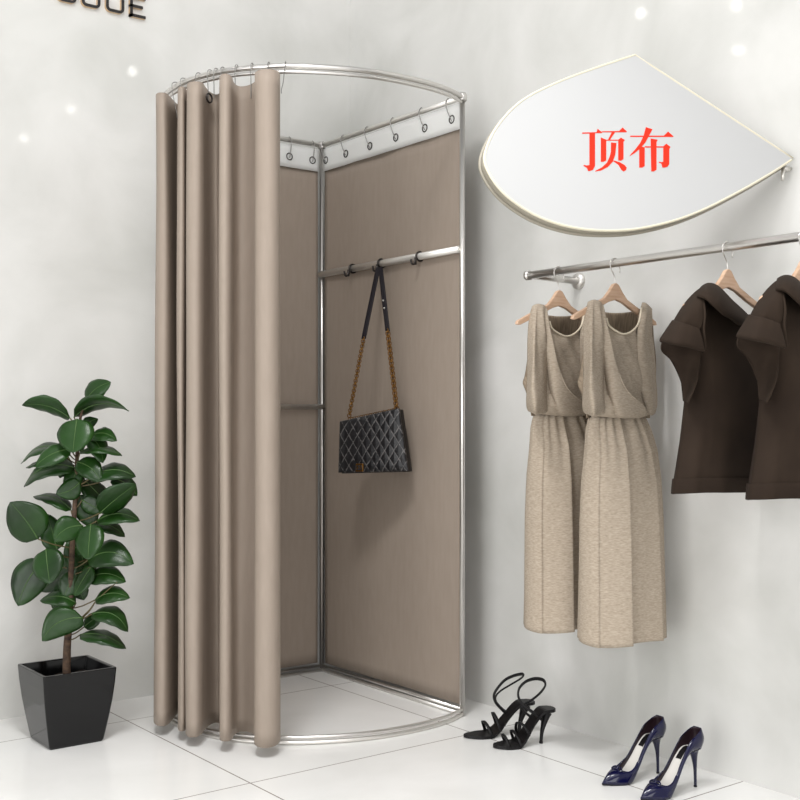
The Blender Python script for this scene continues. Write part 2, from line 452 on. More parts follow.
def chain(a, b, r=.0062, rr_=.0019):
    d = b-a; n = max(3, int(d.length/.0085)); T = d.normalized(); parts = []
    for i in range(n+1):
        c = a+d*(i/n)
        ax = Vector((.5, -.8, 0)) if i % 2 else Vector((.8, .55, 0))
        ax = (ax-T*ax.dot(T)).normalized()
        u = T; v = ax.cross(T)
        parts.append(tube([c+u*cos(2*pi*k/10)*r*1.25+v*sin(2*pi*k/10)*r for k in range(10)], rr_, 5, closed=True))
    return merge(*parts)
make('chain', chain(bl(364, 340, -.004), bl(350.5, 416, -.012)), M['gold'], bag)
make('chain', chain(bl(388, 333, -.004), bl(397.5, 409, -.012), .0072, .0022), M['gold'], bag)
make('top_chain', chain(bl(351, 419.5, -.014), bl(397, 410, -.014), .004, .0014), M['gold'], bag)

# ------------------------------------------------------------------ clothes rail on the right wall
CRX, CRZ = 2.36, 1.399
cr0 = Vector((CRX, 2.475, CRZ))
rail = thing('clothes_rail', 'chrome clothes rail fixed to the right wall', 'clothes rail', (WX, 2.47, CRZ))
make('rail_tube', tube([(CRX, 2.457, CRZ)]+[(CRX, 2.475-k*.3, CRZ) for k in range(1, 8)], .0115, 16), M['chrome'], rail, world=True)
make('rail_end', lathe([(.0001, 0), (.0135, 0), (.0145, .002), (.0145, .014), (.0001, .014)], (0, 0, 0), 16), M['chrome'], rail)
e = [o for o in rail.children if o.name.startswith('rail_end')][0]; e.rotation_euler = (pi/2, 0, 0); e.location = (CRX-WX, -.002, 0)
yb = onX(579, WX)
make('wall_arm', tube([(CRX, 2.447, CRZ), (WX, yb, CRZ)], .0115, 16), M['chrome'], rail, world=True)
make('wall_flange', lathe([(.0001, -.014), (.014, -.014), (.024, -.009), (.026, -.003), (.026, 0), (.0001, 0)], (WX, yb, CRZ), 24, 'x'), M['satin'], rail, world=True)
make('wall_arm', tube([(CRX, .42, CRZ), (WX, .42, CRZ)], .0115, 16), M['chrome'], rail, world=True)
make('wall_flange', lathe([(.0001, -.014), (.014, -.014), (.024, -.009), (.026, -.003), (.026, 0), (.0001, 0)], (WX, .42, CRZ), 24, 'x'), M['satin'], rail, world=True)

# hangers (local: x along the hanger, z up, origin at wood apex)
def make_hanger(label, loc):
    t = thing('clothes_hanger', label, 'hanger', loc, 0, 'wooden hangers on the clothes rail')
    top = [(0, 0), (.010, -.004), (.024, -.022), (.045, -.043), (.08, -.059), (.12, -.076), (.165, -.097)]
    bot = [(.169, -.107), (.158, -.109), (.11, -.089), (.07, -.073), (.03, -.054), (0, -.046)]
    poly = top+bot+[(-x, z) for x, z in bot[::-1][1:]]+[(-x, z) for x, z in top[::-1][:-1]]
    make('hanger_body', prism(poly, lambda p: Vector((p[0], -.006, p[1])), lambda p: Vector((p[0], .006, p[1]))), M['wood'], t, smooth=False, bevel=.002)
    zz = CRZ-loc[2]+.0115+.0017       # wire rests on top of the tube
    R = .0195
    pts = [(0, 0, -.012), (0, 0, .008), (-.003, 0, .02), (-R*.75, 0, zz-R-.012), (-R, 0, zz-R)]
    pts += [(R*cos(a), 0, zz-R+R*sin(a)) for a in [pi*(1-k/8) for k in range(1, 9)]]+[(R, 0, zz-R-.018)]
    w = make('hanger_hook', tube(cr(pts, 3), .0017, 8), M['chrome'], t)
    return t
D2Y, D1Y, J1Y, J2Y = 2.120, 2.334, 1.752, 1.538
apz = zat(283, CRX, D2Y)
apzj = zat(271, CRX, J1Y)
h1 = make_hanger('wooden hanger holding the front linen dress', (CRX, D2Y, apz))
dup(h1, (CRX, D1Y, apz), label='wooden hanger holding the rear linen dress, nearest the rail end')
dup(h1, (CRX, J1Y, apz), label='wooden hanger showing above the left brown top')
dup(h1, (CRX, J2Y, apz), label='wooden hanger at the right picture edge above the right brown top')

# ------------------------------------------------------------------ garments, designed from measured outlines
def gmap(Yc):
    def g(px, py, yl=0.):
        X = onY(px, Yc+yl)
        return Vector((X-CRX, yl, zat(py, X, Yc+yl)))
    return g
def patch(g, curves, n=10, m=6, wr=None):
    """curves: each a list of (px,py,yl); lofted smoothly"""
    cs = [cr([g(*p) for p in c], n) for c in curves]
    cols = [cr([c[i] for c in cs], m) for i in range(len(cs[0]))]
    rows = [[cols[i][j] for i in range(len(cols))] for j in range(len(cols[0]))]
    if wr:
        for j, r_ in enumerate(rows):
            for i, p in enumerate(r_): p.y += wr(i/(len(r_)-1), j/(len(rows)-1), p)
    return grid(rows)
zb = .352
def dress(label, Yc):
    g0 = gmap(D2Y)
    g = lambda px, py, yl=0.: g0(px, py, yl)-Vector((0, 0, zb))
    t = thing('linen_dress', label, 'dress', (CRX, Yc, zb), 0, 'sleeveless linen dresses on the rail')
    # skirt
    tab = [(416, 588, 645, .040), (420, 586, 647, .043), (430, 584, 651, .050), (450, 583, 656, .060), (480, 580, 659.5, .066), (520, 578.5, 661.5, .070), (580, 578, 662.5, .074), (643, 577.5, 663.5, .078)]
    rows = []
    NA = 240
    folds = [(-2.75, .5), (-1.95, 1.25), (-1.22, 1.15), (-.35, .8), (.5, .8), (1.3, 1), (2.2, .8)]
    for i in range(61):
        py = 416+(638.5-416)*i/60; xl, xr, d = interp(tab, py); row = []
        v = i/60
        L_, R_ = g(xl, py), g(xr, py)
        cx, hw = (L_.x+R_.x)/2, (R_.x-L_.x)/2; hw = sqrt(max(.0004, hw*hw-(.85*(d+.012))**2))-.016
        for k in range(NA):
            a = -pi+2*pi*k/NA
            off = 0
            for fa, s in folds:                    # sawtooth pleats
                dd = (a-fa+pi) % (2*pi)-pi
                if -.75 < dd < .07: off += s*.020*((1+dd/.75)**1.3 if dd < 0 else 1-dd/.07)
            off *= min(1, .25+v*2.4)
            off += .0045*max(0, 1-v*3.2)*sin(a*19+.6*sin(a*5))+.002*sin(a*7+v*4)
            ex = .86
            ca, sa = cos(a), sin(a)
            x = cx+hw*math.copysign(abs(ca)**ex, ca)+off*ca*.3
            y = (d+off)*math.copysign(abs(sa)**ex, sa)
            zz = L_.z+(R_.z-L_.z)*.5+(.004*sin(a*3) if i == 60 else 0)
            row.append(Vector((x, y, zz)))
        rows.append(row)
    make('skirt', grid(rows, True), M['linen'], t, solid=.002)
    W = lambda u, v, p: .0042*sin(u*9+v*5+1)*sin(v*8)+.0022*sin(p.x*110+p.z*60)
    # back
    make('bodice_back', patch(g, [[(589, 306, .012), (598, 311, .03), (616, 313, .042), (636, 311, .04), (649, 306, .02)],
                                  [(585, 340, .01), (598, 342, .04), (618, 342, .05), (640, 340, .045), (654, 340, .01)],
                                  [(584, 385, .01), (598, 385, .05), (618, 385, .06), (640, 385, .05), (656, 385, .01)],
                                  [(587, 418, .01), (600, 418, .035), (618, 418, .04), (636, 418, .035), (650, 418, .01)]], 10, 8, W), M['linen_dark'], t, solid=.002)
    # inner front with scoop neckline
    make('bodice_front', patch(g, [[(598, 312, -.02), (607, 324, -.033), (615, 331, -.038), (624, 334, -.04), (633, 331, -.038), (638.5, 324, -.033), (642, 308, -.015)],
                                   [(598, 345, -.03), (607, 349, -.044), (616, 351, -.048), (625, 352, -.05), (634, 350, -.048), (643, 348, -.042), (653, 345, -.015)],
                                   [(596, 385, -.035), (607, 387, -.052), (616, 387, -.058), (625, 388, -.06), (635, 387, -.058), (646, 386, -.05), (655.5, 384, -.012)],
                                   [(596, 408, -.04), (606, 409, -.06), (616, 409, -.066), (626, 410, -.068), (636, 410, -.066), (647, 410, -.056), (655.5, 408, -.015)],
                                   [(598, 416, -.03), (608, 417, -.045), (617, 418, -.05), (626, 418, -.052), (636, 418, -.05), (644, 417, -.04), (650, 415, -.01)]], 8, 10, W), M['linen'], t, solid=.002)
    neck = cr([g(*p) for p in [(606.5, 318, -.035), (609, 325.5, -.038), (616, 331, -.042), (624, 334, -.044), (632, 331, -.042), (638.5, 323, -.036), (641.5, 308, -.018)]], 6)
    make('neck_binding', tube(neck, .0026, 8), M['cream'], t)
    # left shoulder drape, wrapping over to the right at the waist
    make('wrap_drape', patch(g, [[(588, 302.5, .01), (591, 300.7, -.001), (594.5, 300, -.006), (597, 300.5, -.008), (600, 301.3, -.004), (602, 303, .004)],
                                 [(586.5, 312, -.006), (590, 311.5, -.022), (594, 311, -.030), (598, 311, -.034), (601, 312, -.036), (604.5, 314, -.038)],
                                 [(585, 335, -.016), (590, 335, -.046), (596, 335, -.054), (601, 335.5, -.050), (605, 336, -.054), (609, 337, -.058)],
                                 [(584, 362, -.018), (591, 362, -.070), (598, 362, -.064), (603, 362, -.046), (609, 363, -.066), (615.5, 364, -.072)],
                                 [(583.2, 388, -.018), (591, 389, -.086), (600, 389, -.076), (605, 389, -.040), (612, 390, -.076), (626, 389, -.088)],
                                 [(583.2, 403, -.018), (592, 405, -.096), (602, 404, -.080), (607, 403, -.038), (618, 405, -.084), (643, 405, -.082)],
                                 [(584.5, 412, -.016), (593, 415, -.088), (602, 412.5, -.072), (607, 409, -.036), (622, 414.5, -.078), (646, 412, -.066)],
                                 [(588, 414, -.01), (594, 416.5, -.055), (602, 414.5, -.045), (607, 411, -.030), (622, 418, -.050), (643, 417, -.045)]], 9, 8,
                             lambda u, v, p: .0042*sin(u*15+v*7)*sin(v*5)), M['linen'], t, solid=.003)
    edge = cr([g(*p) for p in [(602.3, 303, .0), (605, 314, -.038), (609.3, 337, -.060), (616, 364, -.074), (626.3, 389, -.090), (643, 405, -.084)]], 6)
    make('drape_edge', tube(edge, .0016, 6), M['linen'], t)
    make('shoulder_strap', patch(g, [[(642, 302.5, .008), (646.5, 303.5, .0), (652, 309, .006)],
                                     [(639.5, 315, -.026), (646, 314, -.032), (652, 318, -.006)],
                                     [(638, 335, -.046), (645, 335, -.048), (651.5, 336, -.006)],
                                     [(638, 362, -.049), (647, 363, -.055), (654.5, 361, -.008)],
                                     [(641, 388, -.054), (650, 390, -.058), (657.3, 387, -.008)],
                                     [(645.5, 405, -.060), (652, 408, -.056), (657.3, 404, -.008)],
                                     [(648.5, 413, -.056), (652, 415.5, -.046), (655.5, 412, -.010)]], 8, 7, lambda u, v, p: .003*sin(u*9+v*4)*sin(v*7)), M['linen'], t, solid=.0015)
    make('armhole_tab', patch(g, [[(586.5, 315, .02), (588.5, 315, .0)], [(583.5, 350, .03), (588, 352, .0)], [(580, 374, .034), (588, 378, .0)],
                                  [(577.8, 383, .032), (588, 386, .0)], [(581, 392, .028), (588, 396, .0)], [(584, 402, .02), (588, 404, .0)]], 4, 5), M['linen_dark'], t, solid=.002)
    return t
d2 = dress('front of the two oatmeal linen sleeveless dresses, fully in view', D2Y)
dup(d2, (CRX, D1Y, zb+.006), label='rear oatmeal linen sleeveless dress, nearest the rail end, half covered by another')

zj = .768
def jacket(label, Yc):
    g0 = gmap(J1Y)
    g = lambda px, py, yl=0.: g0(px, py, yl)-Vector((0, 0, zj))
    t = thing('brown_top', label, 'top', (CRX, Yc, zj), 0, 'dark brown wide-collar tops on the rail')
    tab = [(297, 698, 717, .020), (303, 693, 729, .030), (310, 690, 741, .038), (320, 688, 752, .044), (335, 687, 764, .050), (365, 686.5, 768, .056), (402, 688, 768, .058), (440, 683.5, 770, .062), (478, 677.5, 772, .066), (490.5, 676.5, 772, .066)]
    def rows_(y0, y1, n, grow=0, deep=0, tuck=False):
        rows = []
        for i in range(n+1):
            py = y0+(y1-y0)*i/n; xl, xr, d = interp(tab, py); row = []
            L_, R_ = g(xl-grow, py), g(xr, py); cx, hw = (L_.x+R_.x)/2, (R_.x-L_.x)/2; hw = sqrt(max(.0004, hw*hw-(.8*d)**2))-.006
            for k in range(160):
                a = -pi+2*pi*k/160; ca, sa = cos(a), sin(a)
                s = max(0, (py-400)/100)
                off = .006*s*sin(a*6+.8)+.003*s*sin(a*11)+.004*exp(-((a+2.4)/.12)**2)*(.3+s)
                x = cx+hw*math.copysign(abs(ca)**.8, ca); y = (d+deep+off)*math.copysign(abs(sa)**.8, sa)
                zz = L_.z*.5+R_.z*.5+.004*s*sin(a*2)
                row.append(Vector((x, y, zz)))
            rows.append(row)
        return rows
    make('body', grid(rows_(297, 480, 50), True), M['brown'], t, solid=.003)
    make('hem_band', grid(rows_(476.5, 491, 4, .6, .0035), True), M['brown'], t, solid=.004, bevel=.001)
    # shoulder and sleeve cap, front
    cap = [[(706, 285.5, .0), (697, 291, .002), (687.5, 300.5, .004), (680, 311, .006), (673.5, 322, .006)],
           [(706, 289, -.03), (700, 295, -.036), (692, 305, -.04), (685, 315, -.04), (680, 324.5, -.036)],
           [(705, 294, -.048), (702, 302, -.056), (698, 310, -.060), (694, 319, -.058), (689, 327, -.052)],
           [(704, 300, -.052), (705, 309, -.062), (704, 318, -.067), (702, 325, -.067), (699, 330, -.064)]]
    make('sleeve_cap', patch(g, cap, 8, 6), M['brown'], t, solid=.004)
    capb = [[(706, 285.5, .0), (697, 291, .002), (687.5, 300.5, .004), (680, 311, .006), (673.5, 322, .006)],
            [(710, 289, .03), (700, 298, .045), (692, 310, .05), (684, 325, .05), (674, 330, .03)],
            [(715, 300, .03), (704, 312, .05), (697, 325, .055), (690, 345, .055), (676, 350, .03)]]
    make('sleeve_back', patch(g, capb, 8, 6), M['brown'], t, solid=.003)
    cuff = [[(673, 320.5, .008), (681, 323, -.040), (690, 325.5, -.058), (699, 329, -.069)],
            [(666.5, 330, .006), (677, 333, -.046), (690, 336, -.066), (702, 340, -.076)],
            [(660.5, 339.3, .004), (674, 342, -.05), (689, 345, -.070), (704.5, 350, -.08)],
            [(661.5, 341.5, .006), (674, 344, -.044), (689, 347, -.064), (704, 351, -.074)]]
    cf = make('cuff', patch(g, cuff, 8, 5), M['brown'], t, solid=.005)
    seam_ = cr([g(*p) for p in [(703.5, 300, -.056), (705, 315, -.071), (704, 330, -.074), (706.5, 350, -.072)]], 5)
    make('front_seam', tube(seam_, .003, 6), M['brown'], t)
    under = [[(663, 338, .02), (674, 340, .0), (689, 342, -.012), (703, 346, -.030)],
             [(661.5, 350, .018), (674, 354, .004), (689, 358, -.010), (701, 364, -.045)],
             [(671, 360, .016), (679, 366, .008), (689, 372, -.008), (698, 380, -.055)],
             [(680, 379, .014), (684, 384, .006), (689, 388, -.012), (693, 393, -.050)],
             [(683.5, 401, .01), (685, 401.5, .0), (686.5, 402, -.016), (688, 403, -.04)]]
    make('sleeve_underside', patch(g, under, 8, 6, lambda u, v, p: .006*sin(u*7)*(1-v)), M['brown'], t, solid=.003)
    # wide folded collar
    col = [[(703, 286.5, .02), (709, 283.5, .0), (716, 286, -.012), (729, 298, -.03), (744, 311, -.04), (754, 322, -.04)],
           [(701, 289, -.01), (708, 287, -.04), (716, 291, -.055), (727, 302, -.066), (741, 314, -.07), (750, 324, -.06)],
           [(699, 294, -.04), (707, 292, -.066), (715, 298, -.078), (724, 307, -.085), (737, 317, -.084), (745, 325, -.07)],
           [(699, 297, -.045), (705, 297.5, -.07), (712, 305, -.082), (721, 313, -.086), (732, 318.5, -.084), (740, 325, -.068)],
           [(701, 298, -.035), (707, 299, -.055), (714, 306, -.066), (722, 312, -.07), (732, 317, -.068), (739, 324, -.055)]]
    make('collar', patch(g, col, 8, 6, lambda u, v, p: .004*sin(u*8+1)), M['brown'], t, solid=.004)
    # far shoulder, against the wall
    far = [[(716, 287, .035), (730, 298, .035), (745, 312, .03), (758, 326, .02)],
           [(716, 300, .045), (732, 312, .05), (747, 325, .05), (760, 340, .03)]]
    make('collar_back', patch(g, far, 8, 5), M['brown'], t, solid=.004)
    return t
j1 = jacket('left dark brown wide-collar top, beside the linen dresses', J1Y)
dup(j1, (CRX, J2Y, zj-.002), label='right dark brown wide-collar top, cut off by the picture edge')

# ------------------------------------------------------------------ top canopy cloth
def canopy():
    def f_at(px, py): return 2.900-.33*(790-px)/F*2.75+.30*(170-py)/F*2.75
    corner = P(790, 170, f_at(790, 170))
    def pt(p, back=0.):
        q = P(p[0], p[1], f_at(*p)); return q-nrm*back
    a, b, c = P(500, 160, f_at(500, 160)), P(700, 60, f_at(700, 60)), P(700, 220, f_at(700, 220))
    nrm = (b-a).cross(c-a).normalized()
    if nrm.dot(Vector((CY, CX, 0))) > 0: nrm = -nrm
    curve = cr([Vector((x, y, 0)) for x, y in [(635, 55), (593, 69), (555, 83.5), (521, 101.5), (497, 127), (485, 154), (489, 173), (507, 196), (540, 217), (580, 228.5), (625, 230), (665, 223), (700, 211), (740, 191), (776, 170), (793, 158.5)]], 5)
    curve += [Vector((793+(635-793)*k/10, 158.5+(55-158.5)*k/10, 0)) for k in range(1, 10)]
    out = [(v.x, v.y) for v in curve]
    t = thing('canopy_cloth', 'white rounded roof cloth with red lettering, high on the right wall', 'canopy cloth', tuple(corner))
    n = len(out)
    sh = lambda p, s: (636+(p[0]-636)*s+(640-636)*(1-s), 150+(p[1]-150)*s)
    # front sheet: concentric rings so it can sag a little
    rows = []
    for i in range(9):
        s = 1-i/8*.999
        rows.append([pt(sh(p, s)) for p in out])
    V, Fc = grid(rows, True)
    make('cloth_top', (V, Fc), M['canopy'], t, world=True, solid=.002, smooth=False)
    th = .030
    rows = [[pt(p, d) for p in out] for d in (0, th*.5, th)]
    make('side_band', grid(rows, True), M['rim'], t, world=True, solid=.002)
    make('edge_piping', tube([pt(p, .001) for p in out], .0035, 8, closed=True), M['edge_gold'], t, world=True)
    make('hoop', tube([pt(p, th) for p in out], .005, 8, closed=True), M['rim'], t, world=True)
    # clip to the wall at the right corner
    cc = pt((788, 164), .02)
    w = Vector((WX, cc.y, cc.z))
    make('wall_clip', merge(tube([cc, cc.lerp(w, .5)+Vector((0, 0, -.004)), w], .006, 10), tube([cc+Vector((0, 0, .0)), cc+Vector((-.002, 0, -.018)), cc+Vector((-.003, 0, -.034))], .005, 10)), M['satin'], t, world=True)
    # lettering; coordinates measured at 6.667 x from (570,110)
    def q(x, y): return (570+x/6.667, 110+y/6.667)
    G1 = [[(80, 152), (175, 150), (183, 127), (213, 152), (213, 155), (80, 160)],
          [(128, 156), (165, 156), (165, 375), (152, 400), (130, 409), (118, 408), (112, 388), (88, 374), (90, 368), (110, 372), (128, 368)],
          [(210, 144), (325, 142), (349, 119), (376, 144), (376, 150), (210, 150)],
          [(278, 148), (300, 148), (262, 205), (250, 203)],
          [(204, 185), (240, 200), (240, 338), (222, 347), (204, 347)],
          [(240, 200), (322, 200), (322, 206), (240, 206)],
          [(320, 200), (338, 186), (364, 202), (355, 214), (355, 330), (338, 340), (320, 338)],
          [(272, 218), (308, 222), (300, 300), (284, 346), (250, 382), (205, 405), (166, 412), (166, 408), (210, 385), (245, 352), (262, 315), (271, 280)],
          [(290, 338), (330, 350), (362, 368), (376, 386), (372, 402), (356, 412), (342, 402), (320, 366), (288, 344)]]
    G2 = [[(400, 173), (624, 173), (652, 145), (688, 178), (688, 181), (400, 181)],
          [(504, 116), (548, 130), (526, 172), (500, 220), (462, 262), (428, 290), (396, 309), (398, 303), (430, 268), (466, 222), (490, 170)],
          [(460, 240), (496, 252), (496, 375), (480, 386), (460, 386)],
          [(496, 244), (630, 244), (630, 252), (496, 252)],
          [(536, 192), (583, 200), (575, 215), (575, 400), (558, 411), (540, 411)],
          [(620, 244), (640, 226), (668, 248), (660, 262), (660, 362), (648, 380), (628, 386), (614, 385), (608, 360), (590, 352), (592, 346), (608, 350), (620, 346)]]
    for G, nm in ((G1, 'red_character'), (G2, 'red_character')):
        sts = []
        for poly in G:
            pp = [q(*p) for p in poly]
            sts.append(prism(pp, lambda p: pt(p, -.0016), lambda p: pt(p, .002)))
        V, Fc = merge(*sts)
        make(nm, (V, Fc), M['red'], t, world=True, smooth=False)
canopy()

# ------------------------------------------------------------------ pumps  (local: +x toe, z up; origin under the heel)
def sole_outline(pts, n):
    return cr([Vector((x, y, 0)) for x, y in pts], n, closed=True)
LIN = 1
def pump(label, loc, rot):
    t = thing('high_heel_pump', label, 'shoe', loc, rot, 'navy patent stiletto pumps'); t.scale = (.93, 1, 1.02)
    Lh = .200
    def zs(x):                        # sole height; heel seat x<.03
        if x > .135: return .002+.0045*max(0, (x-.165)/.05)
        u = max(0, min(1, (.135-x)/.118)); return .002+.100*(u*u*(3-2*u))*.98+.004*u
    hw = [(-.028, 0), (-.024, .011), (-.012, .019), (.01, .0215), (.04, .0195), (.075, .0205), (.105, .0275), (.125, .0325), (.145, .0325), (.165, .0235), (.185, .0135), (.200, .005), (.2065, 0)]
    N = 44
    def half(x): return interp(hw, x)[0]
    # perimeter parameter from toe, along +y, to heel, along -y
    per = []
    xs = [.2065-(.2065+.028)*(.5-.5*cos(pi*k/N)) for k in range(N+1)]
    per = [(x, half(x)) for x in xs]+[(x, -half(x)) for x in xs[::-1][1:-1]]
    # opening curve: throat at x=.133, heel top at x=-.022
    def opening(k):
        s = k/N if k <= N else 2-k/N
        sgn = 1 if k <= N else -1
        ss = .5-.5*cos(pi*s)
        x = .143-(.143+.021)*ss
        b = half(x)*.93 if x < .10 else half(x)*.93*sqrt(max(0, 1-((x-.10)/.0435)**2))
        if s == 0 or s == 1: b = 0
        u = (.143-x)/.164; pk = .004*max(0, (u-.86)/.14)
        top = zs(x)+.025+pk+.020*u**3+ (.006*(1-u) if u < .3 else 0) - .010*sin(pi*min(1, u*1.15))
        return Vector((x, b*sgn, top))
    rows = []
    K = len(per)
    for j in range(9):
        v = j/8; row = []
        for k in range(K):
            x, y = per[k]; B = Vector((x, y, zs(x))); T = opening(k)
            p = B.lerp(T, v)
            d = Vector((p.x-.09, p.y*2.2, 0))
            bul = sin(pi*v)
            n_ = Vector((0, math.copysign(1, y) if abs(y) > 1e-5 else 0, 0))
            toe = max(0, min(1, (x-.12)/.06))
            p += n_*.0045*bul*(1-toe*.5)*min(1, abs(y)/.01)+Vector((0, 0, .010*bul*toe))
            if x < -.01: p.x -= .006*bul*min(1, (-.01-x)/.015)
            row.append(p)
        rows.append(row)
    up = make('upper', grid(rows, True), M['patent'], t, solid=.0022, offset=0); up.data.materials.append(M['patent_in']); up.modifiers[0].material_offset = 1 if LIN > 0 else 0
    # topline binding
    make('topline', tube([opening(k) for k in range(K)], .0013, 6, closed=True), M['patent'], t)
    # sole
    V = [Vector((x, y*.97, zs(x)-.0005)) for x, y in per]+[Vector((x, y*.97, zs(x)-.003 if zs(x) > .004 else 0.0)) for x, y in per]
    Fc = []
    def strip(o):
        return [(o+k, o+k+1, o+K-k-1, o+(K-k) % K) for k in range(1, N-1)]
    Fc = [(0, 1, K-1)]+strip(0)+[(N-1, N, N+1)]
    Fc += [tuple(i+K for i in f) for f in Fc]
    Fc += [(k, (k+1) % K, K+(k+1) % K, K+k) for k in range(K)]
    make('sole', (V, Fc), M['black_leather'], t, smooth=False)
    # insole
    V = [Vector((x, y*.9, zs(x)+.0025)) for x, y in per]
    ins = make('insole', (V, [(0, 1, K-1)]+strip(0)+[(N-1, N, N+1)]), M['insole'], t); ins['label'] = 'pale insole'
    lab = make('insole_patch', grid([[Vector((x, y, zs(x)+.0038)) for y in (-.012, 0, .006)] for x in (.012, .025, .04, .055)]), M['black_leather'], t)
    lab['label'] = 'black patch on the insole'
    # bow on the vamp
    th = opening(0)
    bow = []
    for s in (-1, 1):
        bow.append(tube(cr([th+Vector((.004, 0, .004)), th+Vector((.002, s*.009, .008)), th+Vector((.006, s*.018, .003)), th+Vector((.012, s*.012, .001)), th+Vector((.006, 0, .004))], 4), .0022, 8))
    bow.append(tube([th+Vector((.0, 0, .006)), th+Vector((.010, 0, .003))], .004, 8))
    make('bow', merge(*bow), M['patent'], t)
    # stiletto heel
    pts = cr([(-.002, 0, .1025), (-.006, 0, .084), (-.010, 0, .055), (-.0115, 0, .025), (-.012, 0, .003)], 5)
    n = len(pts); rs = [.0185*(1-i/(n-1))**3.6*.95+.0040 for i in range(n)]
    make('heel', tube(pts, rs, 14), M['patent'], t)
    make('heel_tip', tube([(-.012, 0, .004), (-.012, 0, 0)], .0048, 12), M['black_leather'], t)
    return t
def place(px, py):                       # ground point
    f = H*F/(py-HY); q = P(px, py, f); return q
tA, hA = place(602, 786), place(655, 774)
aA = math.atan2((tA-hA).y, (tA-hA).x)
def hloc(toe, heel, a, L=.2065+.012): return (toe.x-cos(a)*.192, toe.y-sin(a)*.192, 0)
p1 = pump('navy patent stiletto pump with pale insole, the one farther left', hloc(tA, hA, aA), aA)
tB, hB = place(640.5, 801), place(694, 787)
aB = math.atan2((tB-hB).y, (tB-hB).x)
dup(p1, hloc(tB, hB, aB), aB, 'navy patent stiletto pump cut by the bottom picture edge')

# ------------------------------------------------------------------ strappy sandals
def sandal(name, label, loc, rot, scl, loop, extra):
    t = thing(name, label, 'shoe', loc, rot, 'black strappy heeled sandals'); t.scale = scl
    def zs(x):
        if x > .13: return .0035+.002*max(0, (x-.17)/.03)
        u = max(0, min(1, (.13-x)/.115)); return .0035+.074*(u*u*(3-2*u))
    hw = [(-.024, 0), (-.021, .013), (-.010, .021), (.012, .024), (.04, .0205), (.07, .020), (.10, .026), (.13, .031), (.155, .030), (.178, .023), (.197, .012), (.207, 0)]
    N = 36
    xs = [.207-(.207+.024)*(.5-.5*cos(pi*k/N)) for k in range(N+1)]
    per = [(x, interp(hw, x)[0]) for x in xs]; per += [(x, -y) for x, y in per[::-1][1:-1]]
    K = len(per)
    rowsf = [(0, 1, K-1)]+[(k, k+1, K-k-1, (K-k) % K) for k in range(1, N-1)]+[(N-1, N, N+1)]
    V = [Vector((x, y, zs(x)+.004)) for x, y in per]+[Vector((x, y, zs(x)-.0035)) for x, y in per]
    Fc = rowsf+[tuple(i+K for i in f) for f in rowsf]+[(k, (k+1) % K, K+(k+1) % K, K+k) for k in range(K)]
    make('footbed', (V, Fc), M['black_leather'], t, smooth=False, bevel=.0015)
    pts = cr([(.004, 0, .073), (.013, 0, .052), (.022, 0, .028), (.026, 0, .003)], 5); n = len(pts)
    make('heel', tube(pts, [.012*(1-i/(n-1))**2+.005 for i in range(n)], 14), M['black_leather'], t)
    make('heel_tip', tube([(.026, 0, .004), (.026, 0, 0)], .006, 12), M['black_leather'], t)
    def band(nm, x0, x1, h, w=.005):
        b0, b1 = interp(hw, x0)[0], interp(hw, x1)[0]
        c = []
        for k in range(17):
            u = k/16; a = pi*u; x = x0+(x1-x0)*u
            b = b0+(b1-b0)*u
            c.append(Vector((x+.016*sin(a), b*cos(a)*1.03, zs(x)+h*sin(a)**.8)))
        rows = [[p+Vector((dx, 0, 0)) for dx in (-w, 0, w)] for p in c]
        make(nm, grid(rows), M['black_leather'], t, solid=.0022)
    for b in extra: band('foot_strap', *b)
    Mi = (Matrix.Translation(Vector(loc)) @ Matrix.Rotation(rot, 4, 'Z') @ Matrix.Diagonal((*t.scale, 1))).inverted()
    for lp, w in loop:
        c = cr([Mi @ P(*p) for p in lp], 6)
        make('ankle_strap', tube(c, w, 8, flat=.6), M['black_leather'], t)
    return t
ta = place(463.5, 738); hb_ = place(519, 733)
a = math.atan2((ta-hb_).y, (ta-hb_).x); k1 = (ta-hb_).length/.181
sandal('heeled_sandal', 'black strappy heeled sandal next to the booth post, behind its mate', (ta.x-cos(a)*.207*k1, ta.y-sin(a)*.207*k1, 0), a, (k1, 1.2, 1.2),
       [([(506, 713, 3.50), (501, 708.5, 3.495), (495.5, 702, 3.49), (494, 695, 3.49), (498, 687.5, 3.49), (505, 680, 3.50), (513, 676, 3.51), (521.5, 674, 3.53), (523.5, 675.5, 3.54), (520, 679, 3.54), (510, 685, 3.53), (501, 690.5, 3.52), (496, 696, 3.52), (496.5, 702, 3.52), (503, 709, 3.52), (509, 713, 3.525)], .0042)],
       [(.128, .122, .034), (.100, .090, .038)])
ta = place(493, 748.5); hb_ = place(541, 743)
a = math.atan2((ta-hb_).y, (ta-hb_).x); k2 = (ta-hb_).length/.181
sandal('heeled_sandal', 'black strappy heeled sandal in front, with a looped ankle strap', (ta.x-cos(a)*.207*k2, ta.y-sin(a)*.207*k2, 0), a, (k2, 1.2, 1.28),
       [([(541, 719, 3.40), (536, 714.5, 3.385), (529, 709.5, 3.38), (522, 703.5, 3.38), (518.3, 696, 3.38), (519.5, 688, 3.38), (526, 681.5, 3.385), (535, 678.7, 3.40), (543, 680, 3.41), (545.3, 685, 3.42), (541, 692, 3.42), (533, 699, 3.42), (525, 704, 3.42), (522, 708, 3.42), (527, 714, 3.42), (533, 718, 3.42)], .0042)],
       [(.164, .142, .026), (.122, .112, .030), (.088, .100, .034)])

